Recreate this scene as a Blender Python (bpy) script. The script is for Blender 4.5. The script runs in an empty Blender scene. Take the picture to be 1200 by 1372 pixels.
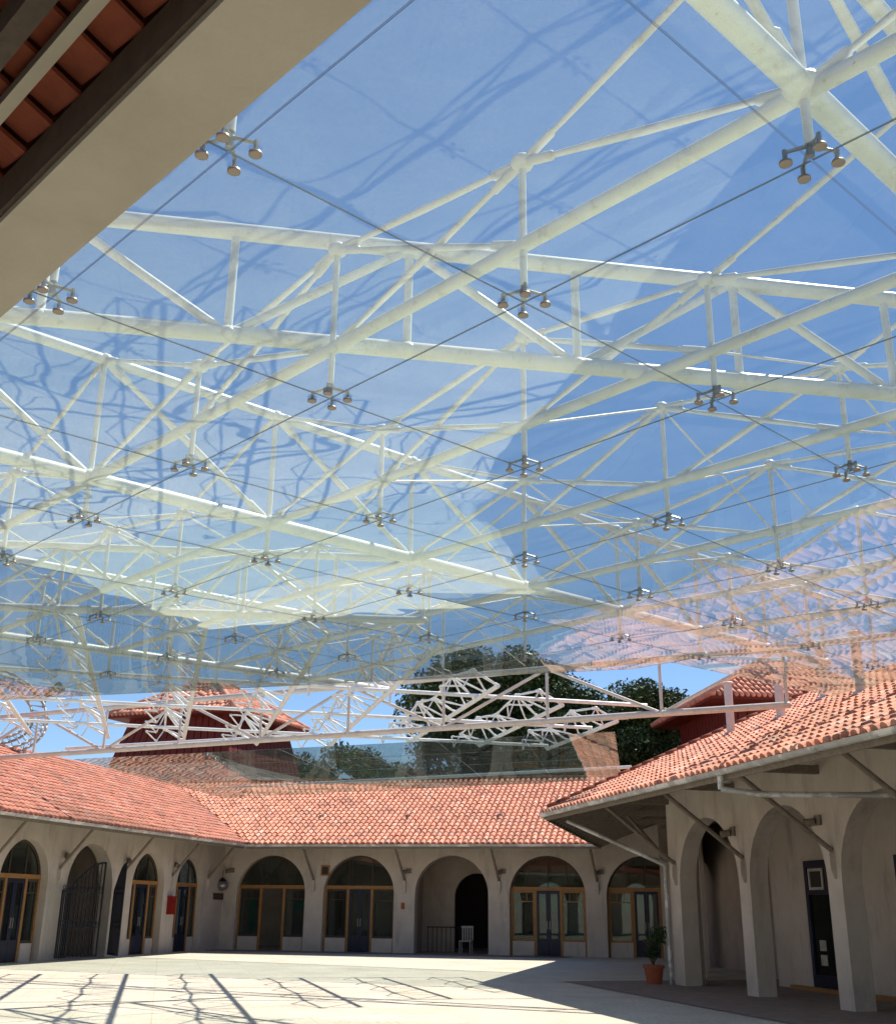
import bpy, math, random
import numpy as np
from mathutils import Vector, Matrix

random.seed(7)
rng = np.random.default_rng(7)
sc = bpy.context.scene
C = sc.collection

# ---------------------------------------------------------------- camera
PITCH, ROLL = math.atan((917 - 686) / 638), math.atan(0.012)
right = Vector((1, 0, 0)); up = Vector((0, -math.sin(PITCH), math.cos(PITCH))); fwd = Vector((0, math.cos(PITCH), math.sin(PITCH)))
r2 = right * math.cos(ROLL) + up * math.sin(ROLL); u2 = -right * math.sin(ROLL) + up * math.cos(ROLL)
cd = bpy.data.cameras.new('camera'); cam = bpy.data.objects.new('camera', cd); C.objects.link(cam)
M = Matrix((r2, u2, -fwd)).transposed().to_4x4(); M.translation = Vector((0, 0, 1.6)); cam.matrix_world = M
cd.sensor_fit = 'VERTICAL'; cd.sensor_height = 24; cd.lens = 638 * 24 / 594
cd.clip_start = 0.05; cd.clip_end = 3000
sc.camera = cam

# ---------------------------------------------------------------- light
SUN_AZ, SUN_EL = math.radians(49.6), math.radians(61.5)
w = bpy.data.worlds.new('World'); sc.world = w; w.use_nodes = True
nt = w.node_tree; nt.nodes.clear()
sky = nt.nodes.new('ShaderNodeTexSky'); sky.sky_type = 'NISHITA'; sky.sun_disc = False
sky.sun_elevation = SUN_EL; sky.sun_rotation = SUN_AZ; sky.air_density = 1.0; sky.altitude = 700; sky.dust_density = 0.0; sky.ozone_density = 6.0
bg = nt.nodes.new('ShaderNodeBackground'); bg.inputs[1].default_value = 0.105
wo = nt.nodes.new('ShaderNodeOutputWorld'); nt.links.new(sky.outputs[0], bg.inputs[0]); nt.links.new(bg.outputs[0], wo.inputs[0])
ld = bpy.data.lights.new('sun', 'SUN'); ld.energy = 4.8; ld.angle = math.radians(0.5); ld.color = (1, 0.95, 0.86)
sun = bpy.data.objects.new('sun', ld); C.objects.link(sun)
sv = Vector((math.sin(SUN_AZ) * math.cos(SUN_EL), math.cos(SUN_AZ) * math.cos(SUN_EL), math.sin(SUN_EL)))
sun.rotation_euler = sv.to_track_quat('Z', 'Y').to_euler(); sun.location = (20, 20, 40)
sc.view_settings.view_transform = 'Standard'; sc.view_settings.look = 'None'
sc.view_settings.exposure = 0.5; sc.view_settings.gamma = 1; sc.view_settings.use_curve_mapping = False
sc.cycles.transparent_max_bounces = 24; sc.cycles.max_bounces = 8

# ---------------------------------------------------------------- materials
def mat(name, col, rough=0.7, var=0.0, scale=5.0, spec=0.3, bump=0.0, bscale=40.0, col2=None, metal=0.0, stretch=None, attr=False):
    m = bpy.data.materials.new(name); m.use_nodes = True
    t = m.node_tree; b = t.nodes['Principled BSDF']
    b.inputs['Roughness'].default_value = rough; b.inputs['Metallic'].default_value = metal
    b.inputs['Specular IOR Level'].default_value = spec
    b.inputs['Base Color'].default_value = (*col, 1)
    tc = t.nodes.new('ShaderNodeTexCoord'); geo = t.nodes.new('ShaderNodeNewGeometry')
    src = geo.outputs['Position']
    if stretch:
        mp = t.nodes.new('ShaderNodeMapping'); mp.inputs['Scale'].default_value = stretch
        t.links.new(src, mp.inputs[0]); src = mp.outputs[0]
    if var > 0 or col2:
        n = t.nodes.new('ShaderNodeTexNoise'); n.inputs['Scale'].default_value = scale; n.inputs['Detail'].default_value = 8
        n.inputs['Roughness'].default_value = 0.65
        t.links.new(src, n.inputs['Vector'])
        rp = t.nodes.new('ShaderNodeValToRGB'); rp.color_ramp.elements[0].position = 0.35; rp.color_ramp.elements[1].position = 0.68
        c2 = col2 or tuple(c * (1 - var) for c in col)
        rp.color_ramp.elements[0].color = (*c2, 1); rp.color_ramp.elements[1].color = (*col, 1)
        t.links.new(n.outputs[0], rp.inputs[0])
        out = rp.outputs[0]
        if attr:
            at = t.nodes.new('ShaderNodeAttribute'); at.attribute_name = 'tone'
            mx = t.nodes.new('ShaderNodeMix'); mx.data_type = 'RGBA'; mx.blend_type = 'MULTIPLY'; mx.inputs[0].default_value = 1
            t.links.new(out, mx.inputs[6]); t.links.new(at.outputs['Color'], mx.inputs[7]); out = mx.outputs[2]
        t.links.new(out, b.inputs['Base Color'])
    if bump > 0:
        n2 = t.nodes.new('ShaderNodeTexNoise'); n2.inputs['Scale'].default_value = bscale; n2.inputs['Detail'].default_value = 6
        t.links.new(src, n2.inputs['Vector'])
        bp = t.nodes.new('ShaderNodeBump'); bp.inputs['Strength'].default_value = bump; bp.inputs['Distance'].default_value = 0.02
        t.links.new(n2.outputs[0], bp.inputs['Height']); t.links.new(bp.outputs[0], b.inputs['Normal'])
    return m

WHITE = mat('white_steel_paint', (0.84, 0.84, 0.83), 0.35, col2=(0.72, 0.72, 0.69), scale=3.0, spec=0.5)
WHITE_PINK = mat('pale_grey_steel_paint', (0.66, 0.60, 0.55), 0.4, col2=(0.55, 0.49, 0.44), scale=2.5, spec=0.5)
PLASTER = mat('cream_plaster', (0.56, 0.495, 0.43), 0.9, col2=(0.46, 0.40, 0.34), scale=1.1, bump=0.25, bscale=25)
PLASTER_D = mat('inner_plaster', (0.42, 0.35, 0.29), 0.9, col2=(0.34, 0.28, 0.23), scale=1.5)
TILE = mat('terracotta_tile', (0.72, 0.33, 0.23), 0.8, col2=(0.58, 0.235, 0.15), scale=9, attr=True, spec=0.2)
PAN = mat('terracotta_pan', (0.30, 0.085, 0.05), 0.9, col2=(0.20, 0.06, 0.035), scale=4)
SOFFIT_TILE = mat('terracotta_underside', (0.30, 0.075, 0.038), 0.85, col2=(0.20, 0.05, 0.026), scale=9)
WOOD_DK = mat('dark_timber', (0.085, 0.06, 0.045), 0.7, var=0.4, scale=12)
WOOD_GREY = mat('grey_timber', (0.24, 0.20, 0.16), 0.75, var=0.35, scale=10)
BEAM = mat('painted_eave_board', (0.39, 0.35, 0.29), 0.65, col2=(0.34, 0.30, 0.245), scale=2.5, bump=0.1, bscale=60)
GUTTER = mat('zinc_gutter', (0.46, 0.45, 0.44), 0.5, var=0.3, scale=3, metal=0.1)
OCHRE = mat('ochre_window_wood', (0.36, 0.18, 0.055), 0.5, var=0.25, scale=8)
NAVY = mat('navy_door_paint', (0.010, 0.014, 0.040), 0.4, var=0.2, scale=6)
BLACK = mat('black_iron', (0.015, 0.015, 0.022), 0.45)
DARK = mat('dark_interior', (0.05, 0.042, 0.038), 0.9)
RED = mat('red_enamel', (0.22, 0.012, 0.01), 0.4)
TERRA = mat('pot_terracotta', (0.36, 0.10, 0.045), 0.8, var=0.2, scale=8)
PAPER = mat('pale_display_paper', (0.50, 0.48, 0.43), 0.8, var=0.35, scale=4)
MINT = mat('mint_green_display', (0.12, 0.42, 0.30), 0.7, var=0.3, scale=5)
CAPM = mat('fitting_disc', (0.30, 0.27, 0.24), 0.45, metal=0.4)
STEEL = mat('dark_stainless', (0.30, 0.30, 0.30), 0.35, metal=0.7)
BARK = mat('bark', (0.10, 0.07, 0.05), 0.9, var=0.4, scale=6)
LEAF = mat('leaf_green', (0.060, 0.105, 0.030), 0.6, col2=(0.025, 0.05, 0.014), scale=0.9, attr=True)
REDWOOD = mat('oxblood_boards', (0.16, 0.022, 0.014), 0.7, var=0.35, scale=3)
WALKWAY_SHADE = mat('brown_paving_with_eave_shade', (0.33, 0.255, 0.21), 0.85, col2=(0.24, 0.18, 0.145), scale=3, bump=0.3, bscale=30)  # brown brick, darkened so part of the eave shade is in its colour
EDGE = mat('glass_edge_sealant', (0.22, 0.25, 0.24), 0.5)
LATTICE = mat('weathered_galvanised_lattice', (0.60, 0.57, 0.48), 0.55, var=0.45, scale=9, metal=0.2)

def weather(m, scale, stretch, lo, hi, colour, amount):
    """lay irregular stains of one colour over a material, in patches with a shape of their own"""
    t = m.node_tree; b = t.nodes['Principled BSDF']; L = t.links.new
    geo = t.nodes.new('ShaderNodeNewGeometry'); mp = t.nodes.new('ShaderNodeMapping'); mp.inputs['Scale'].default_value = stretch
    n = t.nodes.new('ShaderNodeTexNoise'); n.inputs['Scale'].default_value = scale; n.inputs['Detail'].default_value = 9; n.inputs['Roughness'].default_value = 0.7
    mr = t.nodes.new('ShaderNodeMapRange'); mr.inputs[1].default_value = lo; mr.inputs[2].default_value = hi; mr.inputs[4].default_value = amount
    mx = t.nodes.new('ShaderNodeMix'); mx.data_type = 'RGBA'; mx.inputs[7].default_value = (*colour, 1)
    L(geo.outputs['Position'], mp.inputs[0]); L(mp.outputs[0], n.inputs['Vector']); L(n.outputs[0], mr.inputs[0]); L(mr.outputs[0], mx.inputs[0])
    if b.inputs['Base Color'].links: L(b.inputs['Base Color'].links[0].from_socket, mx.inputs[6])
    else: mx.inputs[6].default_value = b.inputs['Base Color'].default_value
    L(mx.outputs[2], b.inputs['Base Color'])
weather(TILE, 1.1, (1, 1, 1), .50, .66, (0.22, 0.14, 0.11), .65)
weather(TILE, 14, (1, 1, 1), .62, .70, (0.10, 0.08, 0.07), .6)
weather(TILE, 6, (1, 1, 1), .60, .70, (0.62, 0.50, 0.40), .5)
weather(PLASTER, 2.2, (1, 1, .22), .53, .72, (0.25, 0.21, 0.18), .65)
weather(PLASTER, 5, (1, 1, 1), .60, .72, (0.60, 0.54, 0.47), .5)
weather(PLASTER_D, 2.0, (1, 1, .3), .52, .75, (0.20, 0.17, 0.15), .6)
weather(WHITE, 7, (1, 1, 1), .56, .70, (0.46, 0.42, 0.36), .6)
weather(WHITE, 22, (1, 1, .4), .64, .70, (0.30, 0.17, 0.09), .6)
weather(WHITE_PINK, 6, (1, 1, 1), .55, .70, (0.42, 0.33, 0.27), .6)
weather(BEAM, 1.6, (1, 1, 1), .50, .75, (0.30, 0.27, 0.22), .45)
weather(GUTTER, 1.6, (1, 1, 1), .5, .56, (0.72, 0.71, 0.69), .8)
def ground_mat():
    m = mat('cream_courtyard_paving', (0.72, 0.65, 0.53), 0.88, col2=(0.60, 0.53, 0.42), scale=0.7, bump=0.15, bscale=60)
    t = m.node_tree; b = t.nodes['Principled BSDF']
    src = b.inputs['Base Color'].links[0].from_socket
    n = t.nodes.new('ShaderNodeTexNoise'); n.inputs['Scale'].default_value = 14; n.inputs['Detail'].default_value = 10
    geo = t.nodes.new('ShaderNodeNewGeometry'); t.links.new(geo.outputs['Position'], n.inputs['Vector'])
    rp = t.nodes.new('ShaderNodeValToRGB'); rp.color_ramp.elements[0].color = (0.80, 0.78, 0.74, 1); rp.color_ramp.elements[0].position = 0.32
    rp.color_ramp.elements[1].position = 0.58
    t.links.new(n.outputs[0], rp.inputs[0])
    mx = t.nodes.new('ShaderNodeMix'); mx.data_type = 'RGBA'; mx.blend_type = 'MULTIPLY'; mx.inputs[0].default_value = 1
    t.links.new(src, mx.inputs[6]); t.links.new(rp.outputs[0], mx.inputs[7])
    br = t.nodes.new('ShaderNodeTexBrick'); br.inputs['Scale'].default_value = 1; br.inputs['Brick Width'].default_value = 1.2; br.inputs['Row Height'].default_value = 1.2
    br.offset = 0; br.inputs['Mortar Size'].default_value = 0.012
    br.inputs[1].default_value = (1, 1, 1, 1); br.inputs[2].default_value = (0.93, 0.92, 0.9, 1); br.inputs[3].default_value = (0.85, 0.82, 0.78, 1)
    mp = t.nodes.new('ShaderNodeMapping'); mp.inputs['Rotation'].default_value = (0, 0, math.radians(-13.5))
    t.links.new(geo.outputs['Position'], mp.inputs[0]); t.links.new(mp.outputs[0], br.inputs[0])
    mx2 = t.nodes.new('ShaderNodeMix'); mx2.data_type = 'RGBA'; mx2.blend_type = 'MULTIPLY'; mx2.inputs[0].default_value = 1
    t.links.new(mx.outputs[2], mx2.inputs[6]); t.links.new(br.outputs[0], mx2.inputs[7]); t.links.new(mx2.outputs[2], b.inputs['Base Color'])
    return m
GROUND = ground_mat()
weather(GROUND, .55, (1, 1, 1), .50, .68, (0.44, 0.39, 0.32), .5)
weather(GROUND, 3.5, (1, 1, 1), .57, .66, (0.48, 0.42, 0.34), .65)
weather(GROUND, 40, (1, 1, 1), .62, .68, (0.30, 0.26, 0.22), .6)

def glass_mat(name, tint, dust, dscale=3.0, dustcol=(0.78, 0.80, 0.74), ior=1.5, wave=0.5):
    m = bpy.data.materials.new(name); m.use_nodes = True
    t = m.node_tree; t.nodes.clear(); L = t.links.new
    geo = t.nodes.new('ShaderNodeNewGeometry')
    io = t.nodes.new('ShaderNodeMix'); io.data_type = 'FLOAT'; io.inputs[2].default_value = ior; io.inputs[3].default_value = 1 / ior
    L(geo.outputs['Backfacing'], io.inputs[0])
    n1 = t.nodes.new('ShaderNodeTexNoise'); n1.inputs['Scale'].default_value = 0.8; n1.inputs['Detail'].default_value = 1.0; n1.inputs['Distortion'].default_value = 0.5
    L(geo.outputs['Position'], n1.inputs['Vector'])
    bp = t.nodes.new('ShaderNodeBump'); bp.inputs['Strength'].default_value = wave; bp.inputs['Distance'].default_value = 0.015
    L(n1.outputs[0], bp.inputs['Height'])
    fr = t.nodes.new('ShaderNodeFresnel'); L(io.outputs[0], fr.inputs['IOR']); 
    tr = t.nodes.new('ShaderNodeBsdfTransparent'); tr.inputs[0].default_value = (*tint, 1)
    gl = t.nodes.new('ShaderNodeBsdfGlossy'); gl.inputs['Roughness'].default_value = 0.0; gl.inputs[0].default_value = (0.76, 0.86, 0.80, 1); L(bp.outputs[0], gl.inputs['Normal'])
    mx = t.nodes.new('ShaderNodeMixShader'); L(fr.outputs[0], mx.inputs[0]); L(tr.outputs[0], mx.inputs[1]); L(gl.outputs[0], mx.inputs[2])
    df = t.nodes.new('ShaderNodeBsdfDiffuse'); df.inputs[0].default_value = (*dustcol, 1)
    tl = t.nodes.new('ShaderNodeBsdfTranslucent'); tl.inputs[0].default_value = (*dustcol, 1)
    dm = t.nodes.new('ShaderNodeMixShader'); dm.inputs[0].default_value = 0.6; L(df.outputs[0], dm.inputs[1]); L(tl.outputs[0], dm.inputs[2])
    n2 = t.nodes.new('ShaderNodeTexNoise'); n2.inputs['Scale'].default_value = dscale; n2.inputs['Detail'].default_value = 12; n2.inputs['Roughness'].default_value = 0.7
    n3 = t.nodes.new('ShaderNodeTexNoise'); n3.inputs['Scale'].default_value = 130; n3.inputs['Detail'].default_value = 2
    L(geo.outputs['Position'], n2.inputs['Vector']); L(geo.outputs['Position'], n3.inputs['Vector'])
    a = t.nodes.new('ShaderNodeMapRange'); a.inputs[1].default_value = 0.35; a.inputs[2].default_value = 0.8; a.inputs[3].default_value = dust * 0.5; a.inputs[4].default_value = dust * 2.2
    c = t.nodes.new('ShaderNodeMapRange'); c.inputs[1].default_value = 0.54; c.inputs[2].default_value = 0.74; c.inputs[3].default_value = 0.55; c.inputs[4].default_value = 6.0
    L(n2.outputs[0], a.inputs[0]); L(n3.outputs[0], c.inputs[0])
    mu = t.nodes.new('ShaderNodeMath'); mu.operation = 'MULTIPLY'; L(a.outputs[0], mu.inputs[0]); L(c.outputs[0], mu.inputs[1])
    fm = t.nodes.new('ShaderNodeMixShader'); L(mu.outputs[0], fm.inputs[0]); L(mx.outputs[0], fm.inputs[1]); L(dm.outputs[0], fm.inputs[2])
    o = t.nodes.new('ShaderNodeOutputMaterial'); L(fm.outputs[0], o.inputs[0])
    return m
GLASS = glass_mat('canopy_glass', (0.955, 0.99, 0.975), 0.013, ior=1.46)
GLASS2 = glass_mat('far_canopy_glass', (0.86, 0.91, 0.90), 0.010)
PANE = glass_mat('shop_pane', (0.55, 0.60, 0.60), 0.015, wave=0.04)

# ---------------------------------------------------------------- helpers
WM = {}
def put(o, parent, M):
    C.objects.link(o)
    if parent is not None:
        o.parent = parent; o.matrix_parent_inverse = WM[parent.name].inverted()
    o.matrix_basis = M; WM[o.name] = M
    return o
def thing(name, label, cat, loc=(0, 0, 0), group=None):
    o = bpy.data.objects.new(name, None); o.empty_display_size = 0.3
    put(o, None, Matrix.Translation(Vector(loc))); tag(o, label, cat, group); return o
def tag(o, label=None, cat=None, group=None, kind=None):
    if label: o['label'] = label
    if cat: o['category'] = cat
    if group: o['group'] = group
    if kind: o['kind'] = kind
    return o
class MB:
    def __init__(s): s.v = []; s.f = []; s.mi = []
    def poly(s, pts, mi=0):
        k = len(s.v); s.v += [tuple(p) for p in pts]; s.f.append(tuple(range(k, k + len(pts)))); s.mi.append(mi)
    def add(s, vs, fs, mi=0):
        k = len(s.v); s.v += [tuple(p) for p in vs]
        for f in fs: s.f.append(tuple(k + i for i in f)); s.mi.append(mi)
    def hexa(s, p, mi=0):   # 8 points: bottom 4 then top 4
        s.add(p, [(0, 3, 2, 1), (4, 5, 6, 7), (0, 1, 5, 4), (1, 2, 6, 5), (2, 3, 7, 6), (3, 0, 4, 7)], mi)
    def box(s, F, a0, a1, t0, t1, z0, z1, mi=0):
        s.hexa([F(a0, t0, z0), F(a1, t0, z0), F(a1, t1, z0), F(a0, t1, z0), F(a0, t0, z1), F(a1, t0, z1), F(a1, t1, z1), F(a0, t1, z1)], mi)
    def tube(s, p, q, r, n=8, r2=None, mi=0):
        p = Vector(p); q = Vector(q); d = (q - p).normalized(); a = d.orthogonal().normalized(); b = d.cross(a)
        r2 = r if r2 is None else r2; k = len(s.v)
        for c, rr in ((p, r), (q, r2)):
            for i in range(n):
                an = 2 * math.pi * i / n; s.v.append(tuple(c + a * math.cos(an) * rr + b * math.sin(an) * rr))
        for i in range(n): s.f.append((k + i, k + (i + 1) % n, k + n + (i + 1) % n, k + n + i)); s.mi.append(mi)
        s.f.append(tuple(k + n - 1 - i for i in range(n))); s.mi.append(mi)
        s.f.append(tuple(k + n + i for i in range(n))); s.mi.append(mi)
    def build(s, name, mats, parent=None, smooth=False):
        if not isinstance(mats, (list, tuple)): mats = [mats]
        org = WM[parent.name].translation if parent is not None else Vector((0, 0, 0))
        me = bpy.data.meshes.new(name)
        me.from_pydata([(x - org.x, y - org.y, z - org.z) for x, y, z in s.v], [], s.f)
        for m in mats: me.materials.append(m)
        if len(mats) > 1: me.polygons.foreach_set('material_index', s.mi)
        if smooth: me.polygons.foreach_set('use_smooth', [True] * len(s.f))
        me.update()
        return put(bpy.data.objects.new(name, me), parent, Matrix.Translation(org))

UNIT = {}
def unit(kind, m):
    key = (kind, m.name)
    if key in UNIT: return UNIT[key]
    n = 14; prof = {'tube': [(0, 1), (1, 1)],
        'rod': [(0, .8), (.04, 1.7), (.13, 1.7), (.14, 1.0), (.3, 1.25), (.5, 1.45), (.7, 1.25), (.86, 1.0), (.87, 1.7), (.96, 1.7), (1, .8)],
        'disc': [(0, .75), (.15, 1), (1, 1)]}[kind]
    vs = [(math.cos(2 * math.pi * i / n) * r, math.sin(2 * math.pi * i / n) * r, z) for z, r in prof for i in range(n)]
    fs = [(k * n + i, k * n + (i + 1) % n, (k + 1) * n + (i + 1) % n, (k + 1) * n + i) for k in range(len(prof) - 1) for i in range(n)]
    nf = len(fs)
    fs += [tuple(n - 1 - i for i in range(n)), tuple((len(prof) - 1) * n + i for i in range(n))]
    me = bpy.data.meshes.new(kind); me.from_pydata(vs, [], fs); me.materials.append(m)
    me.polygons.foreach_set('use_smooth', [True] * nf + [False] * 2); me.update(); UNIT[key] = me
    return me
def bar(parent, name, p, q, r, m=None, kind='tube'):
    p = Vector(p); q = Vector(q); d = q - p
    M = Matrix.Translation(p) @ d.to_track_quat('Z', 'Y').to_matrix().to_4x4() @ Matrix.Diagonal((r, r, d.length, 1))
    return put(bpy.data.objects.new(name, unit(kind, m or WHITE)), parent, M)
def ball(parent, name, p, r, m=None):
    key = ('ball', (m or WHITE).name)
    if key not in UNIT:
        import bmesh
        bm = bmesh.new(); bmesh.ops.create_icosphere(bm, subdivisions=2, radius=1); me = bpy.data.meshes.new('ball'); bm.to_mesh(me); bm.free()
        me.materials.append(m or WHITE); me.polygons.foreach_set('use_smooth', [True] * len(me.polygons)); UNIT[key] = me
    return put(bpy.data.objects.new(name, UNIT[key]), parent, Matrix.Translation(Vector(p)) @ Matrix.Diagonal((r, r, r * .8, 1)))

# ---------------------------------------------------------------- ground
def flat(name, pts, z, m, kind='structure'):
    b = MB(); b.poly([(x, y, z) for x, y in pts]); o = b.build(name, m); tag(o, kind=kind); return o
flat('ground', [(-1500, -1500), (1500, -1500), (1500, 1500), (-1500, 1500)], 0, GROUND)

# ---------------------------------------------------------------- courtyard layout
def az(a): return Vector((math.sin(math.radians(a)), math.cos(math.radians(a))))
PL = Vector((-7.85, 45.45)); PC = Vector((2.57, 29.2)); GZ = 3.95; SL = 0.45
dL, dF, dB, dR = az(15.0), az(103.0), az(193.5), az(166.6)
def isect(p, d, q, e):
    A = np.array([[d.x, -e.x], [d.y, -e.y]]); s = np.linalg.solve(A, [q.x - p.x, q.y - p.y]); return p + d * float(s[0])
PF = isect(PL, dF, PC, dB)
P0 = PL - dL * 30.0; PR = PC + dR * 24.0
def frame(o, d):      # local frame: a along, t outward (away from the courtyard), z
    n = Vector((-d.y, d.x))
    def F(a, t, z): return (o.x + d.x * a + n.x * t, o.y + d.y * a + n.y * t, z)
    F.n = n; F.o = o; F.d = d
    return F

def roof_plane(parent, o, d, L, k0, k1, depth, name='roof_tiles', spacing=0.235, course=0.36, verge0=0, verge1=0):
    """o,d: gutter line; region a from k0*b to L+k1*b; returns barrel tiles joined + pan sheet"""
    F = frame(o, d); sl = math.atan(SL); cs, sn = math.cos(sl), math.sin(sl)
    sheet = MB()
    q = [F(0, 0, GZ + .02), F(L, 0, GZ + .02), F(L + k1 * depth, depth, GZ + .02 + SL * depth), F(k0 * depth, depth, GZ + .02 + SL * depth)]
    dn = Vector((0, 0, -.07))
    sheet.hexa([Vector(p) + dn for p in q] + [Vector(p) for p in q])
    sheet.build('roof', [PAN], parent)
    so = MB(); so.poly([Vector(p) + dn - Vector((0, 0, .006)) for p in q][::-1]); so.build('soffit_boards', WOOD_DK, parent)
    amin, amax = min(0, k0 * depth), max(L, L + k1 * depth)
    na = int((amax - amin) / spacing); nb = int(depth / cs / course)
    th = np.linspace(0, math.pi, 6)
    tiles = []
    for j in range(nb):
        s = j * course; b = s * cs; bm_ = (s + course * .5) * cs
        for i in range(na + 1):
            a = amin + (i + .5) * spacing
            if a < k0 * bm_ + .05 or a > L + k1 * bm_ - .05: continue
            tiles.append((a, s))
    T = np.array(tiles); n = len(T)
    ja = rng.normal(0, .006, n); rot = rng.normal(0, .012, n); lift = rng.normal(0, .004, n)
    lo = -0.06; hi = course
    V = np.zeros((n, 12, 3))
    for k, (u, r, h) in enumerate(((lo, .088, .036), (hi, .074, .014))):
        for m_ in range(6):
            x = T[:, 0] + ja + np.cos(th[m_]) * r + rot * (u)
            s = T[:, 1] + u
            h_ = h + math.sin(th[m_]) * r * .95 - .01 + lift
            b = s * cs - h_ * sn; z = GZ + .03 + s * sn + h_ * cs
            V[:, k * 6 + m_, 0] = F.o.x + F.d.x * x + F.n.x * b
            V[:, k * 6 + m_, 1] = F.o.y + F.d.y * x + F.n.y * b
            V[:, k * 6 + m_, 2] = z
    base = (np.arange(n) * 12)[:, None, None]
    quads = np.array([[m_, m_ + 1, m_ + 7, m_ + 6] for m_ in range(5)])[None] + base
    ends = np.array([[0, 1, 4, 5], [1, 2, 3, 4]])[None] + base
    faces = np.concatenate([quads, ends], 1).reshape(-1, 4)
    org = WM[parent.name].translation
    me = bpy.data.meshes.new(name)
    V2 = V.reshape(-1, 3) - np.array(org)
    me.vertices.add(len(V2)); me.vertices.foreach_set('co', V2.ravel())
    me.loops.add(len(faces) * 4); me.loops.foreach_set('vertex_index', faces.ravel().astype(np.int32))
    me.polygons.add(len(faces)); me.polygons.foreach_set('loop_start', np.arange(0, len(faces) * 4, 4).astype(np.int32)); 
    me.update(calc_edges=True); me.validate()
    at = me.color_attributes.new('tone', 'FLOAT_COLOR', 'POINT')
    tone = np.clip(rng.normal(1.0, .10, n), .65, 1.3); hue = rng.normal(0, .05, n)
    pale = (rng.random(n) < .06) * .3
    col = np.stack([tone, tone * (1 + hue + pale), tone * (1 + 1.3 * hue + pale * 1.6), np.ones(n)], 1)
    at.data.foreach_set('color', np.repeat(col, 12, 0).ravel())
    me.materials.append(TILE)
    sm = np.ones(len(faces), bool); me.polygons.foreach_set('use_smooth', sm)
    o_ = put(bpy.data.objects.new(name, me), parent, Matrix.Translation(org)); tag(o_, kind='stuff')
    # back slope closing the roof behind the ridge
    bk = MB()
    p = [F(k0 * depth, depth, GZ + SL * depth), F(L + k1 * depth, depth, GZ + SL * depth), F(L + k1 * depth, 2 * depth, GZ - .1), F(k0 * depth, 2 * depth, GZ - .1)]
    bk.hexa([Vector(x) + dn for x in p] + [Vector(x) for x in p]); bk.build('back_roof', PAN, parent)
    return F

def cap_line(parent, p, q, n):   # ridge / hip cap tiles
    p = Vector(p); q = Vector(q)
    for i in range(n):
        b = MB(); a = p.lerp(q, i / n); c = p.lerp(q, (i + 1.12) / n)
        b.tube(a, c, .12, 10, .1); o = b.build('ridge_tile', PAN, parent, True)

def gutter(parent, F, a0, a1):
    b = MB(); n = 6
    for i in range(n):
        t0, t1 = math.pi * i / n, math.pi * (i + 1) / n
        r = .085
        def P(a, th, rr): return F(a, -.07 - math.cos(th) * rr, GZ - .0 - math.sin(th) * rr)
        b.poly([P(a0, t0, r), P(a1, t0, r), P(a1, t1, r), P(a0, t1, r)])
        b.poly([P(a0, t1, r - .012), P(a1, t1, r - .012), P(a1, t0, r - .012), P(a0, t0, r - .012)])
    o = b.build('gutter', GUTTER, parent)
    # fascia board and joint collars
    f = MB(); f.box(F, a0, a1, .03, .07, GZ - .16, GZ + .0); f.build('fascia_board', WOOD_GREY, parent)
    a = a0 + 1.0
    while a < a1 - .3:
        c = MB()
        for i in range(n):
            t0, t1 = math.pi * i / n, math.pi * (i + 1) / n
            def P(a_, th): return F(a_, -.07 - math.cos(th) * .094, GZ - math.sin(th) * .094)
            c.poly([P(a, t0), P(a + .06, t0), P(a + .06, t1), P(a, t1)])
        c.build('gutter_collar', GUTTER, parent); a += 2.0

def arch_wall(F, a0, a1, t0, t1, H, ops, N=20, top=None):
    """wall with arched openings; ops: (centre, width, spring, sill)"""
    b = MB(); x = a0
    for (c, wd, sp) in ops:
        r = wd / 2
        b.box(F, x, c - r, t0, t1, 0, H)
        for k in range(N):
            h0, h1 = math.pi - math.pi * k / N, math.pi - math.pi * (k + 1) / N
            xa, za = c + r * math.cos(h0), sp + r * math.sin(h0); xb, zb = c + r * math.cos(h1), sp + r * math.sin(h1)
            b.hexa([F(xa, t0, za), F(xb, t0, zb), F(xb, t1, zb), F(xa, t1, za), F(xa, t0, H), F(xb, t0, H), F(xb, t1, H), F(xa, t1, H)])
        x = c + r
    b.box(F, x, a1, t0, t1, 0, H)
    return b

def arch_pts(c, r, sp, N=18): return [(c + r * math.cos(math.pi - math.pi * k / N), sp + r * math.sin(math.pi - math.pi * k / N)) for k in range(N + 1)]

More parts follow.
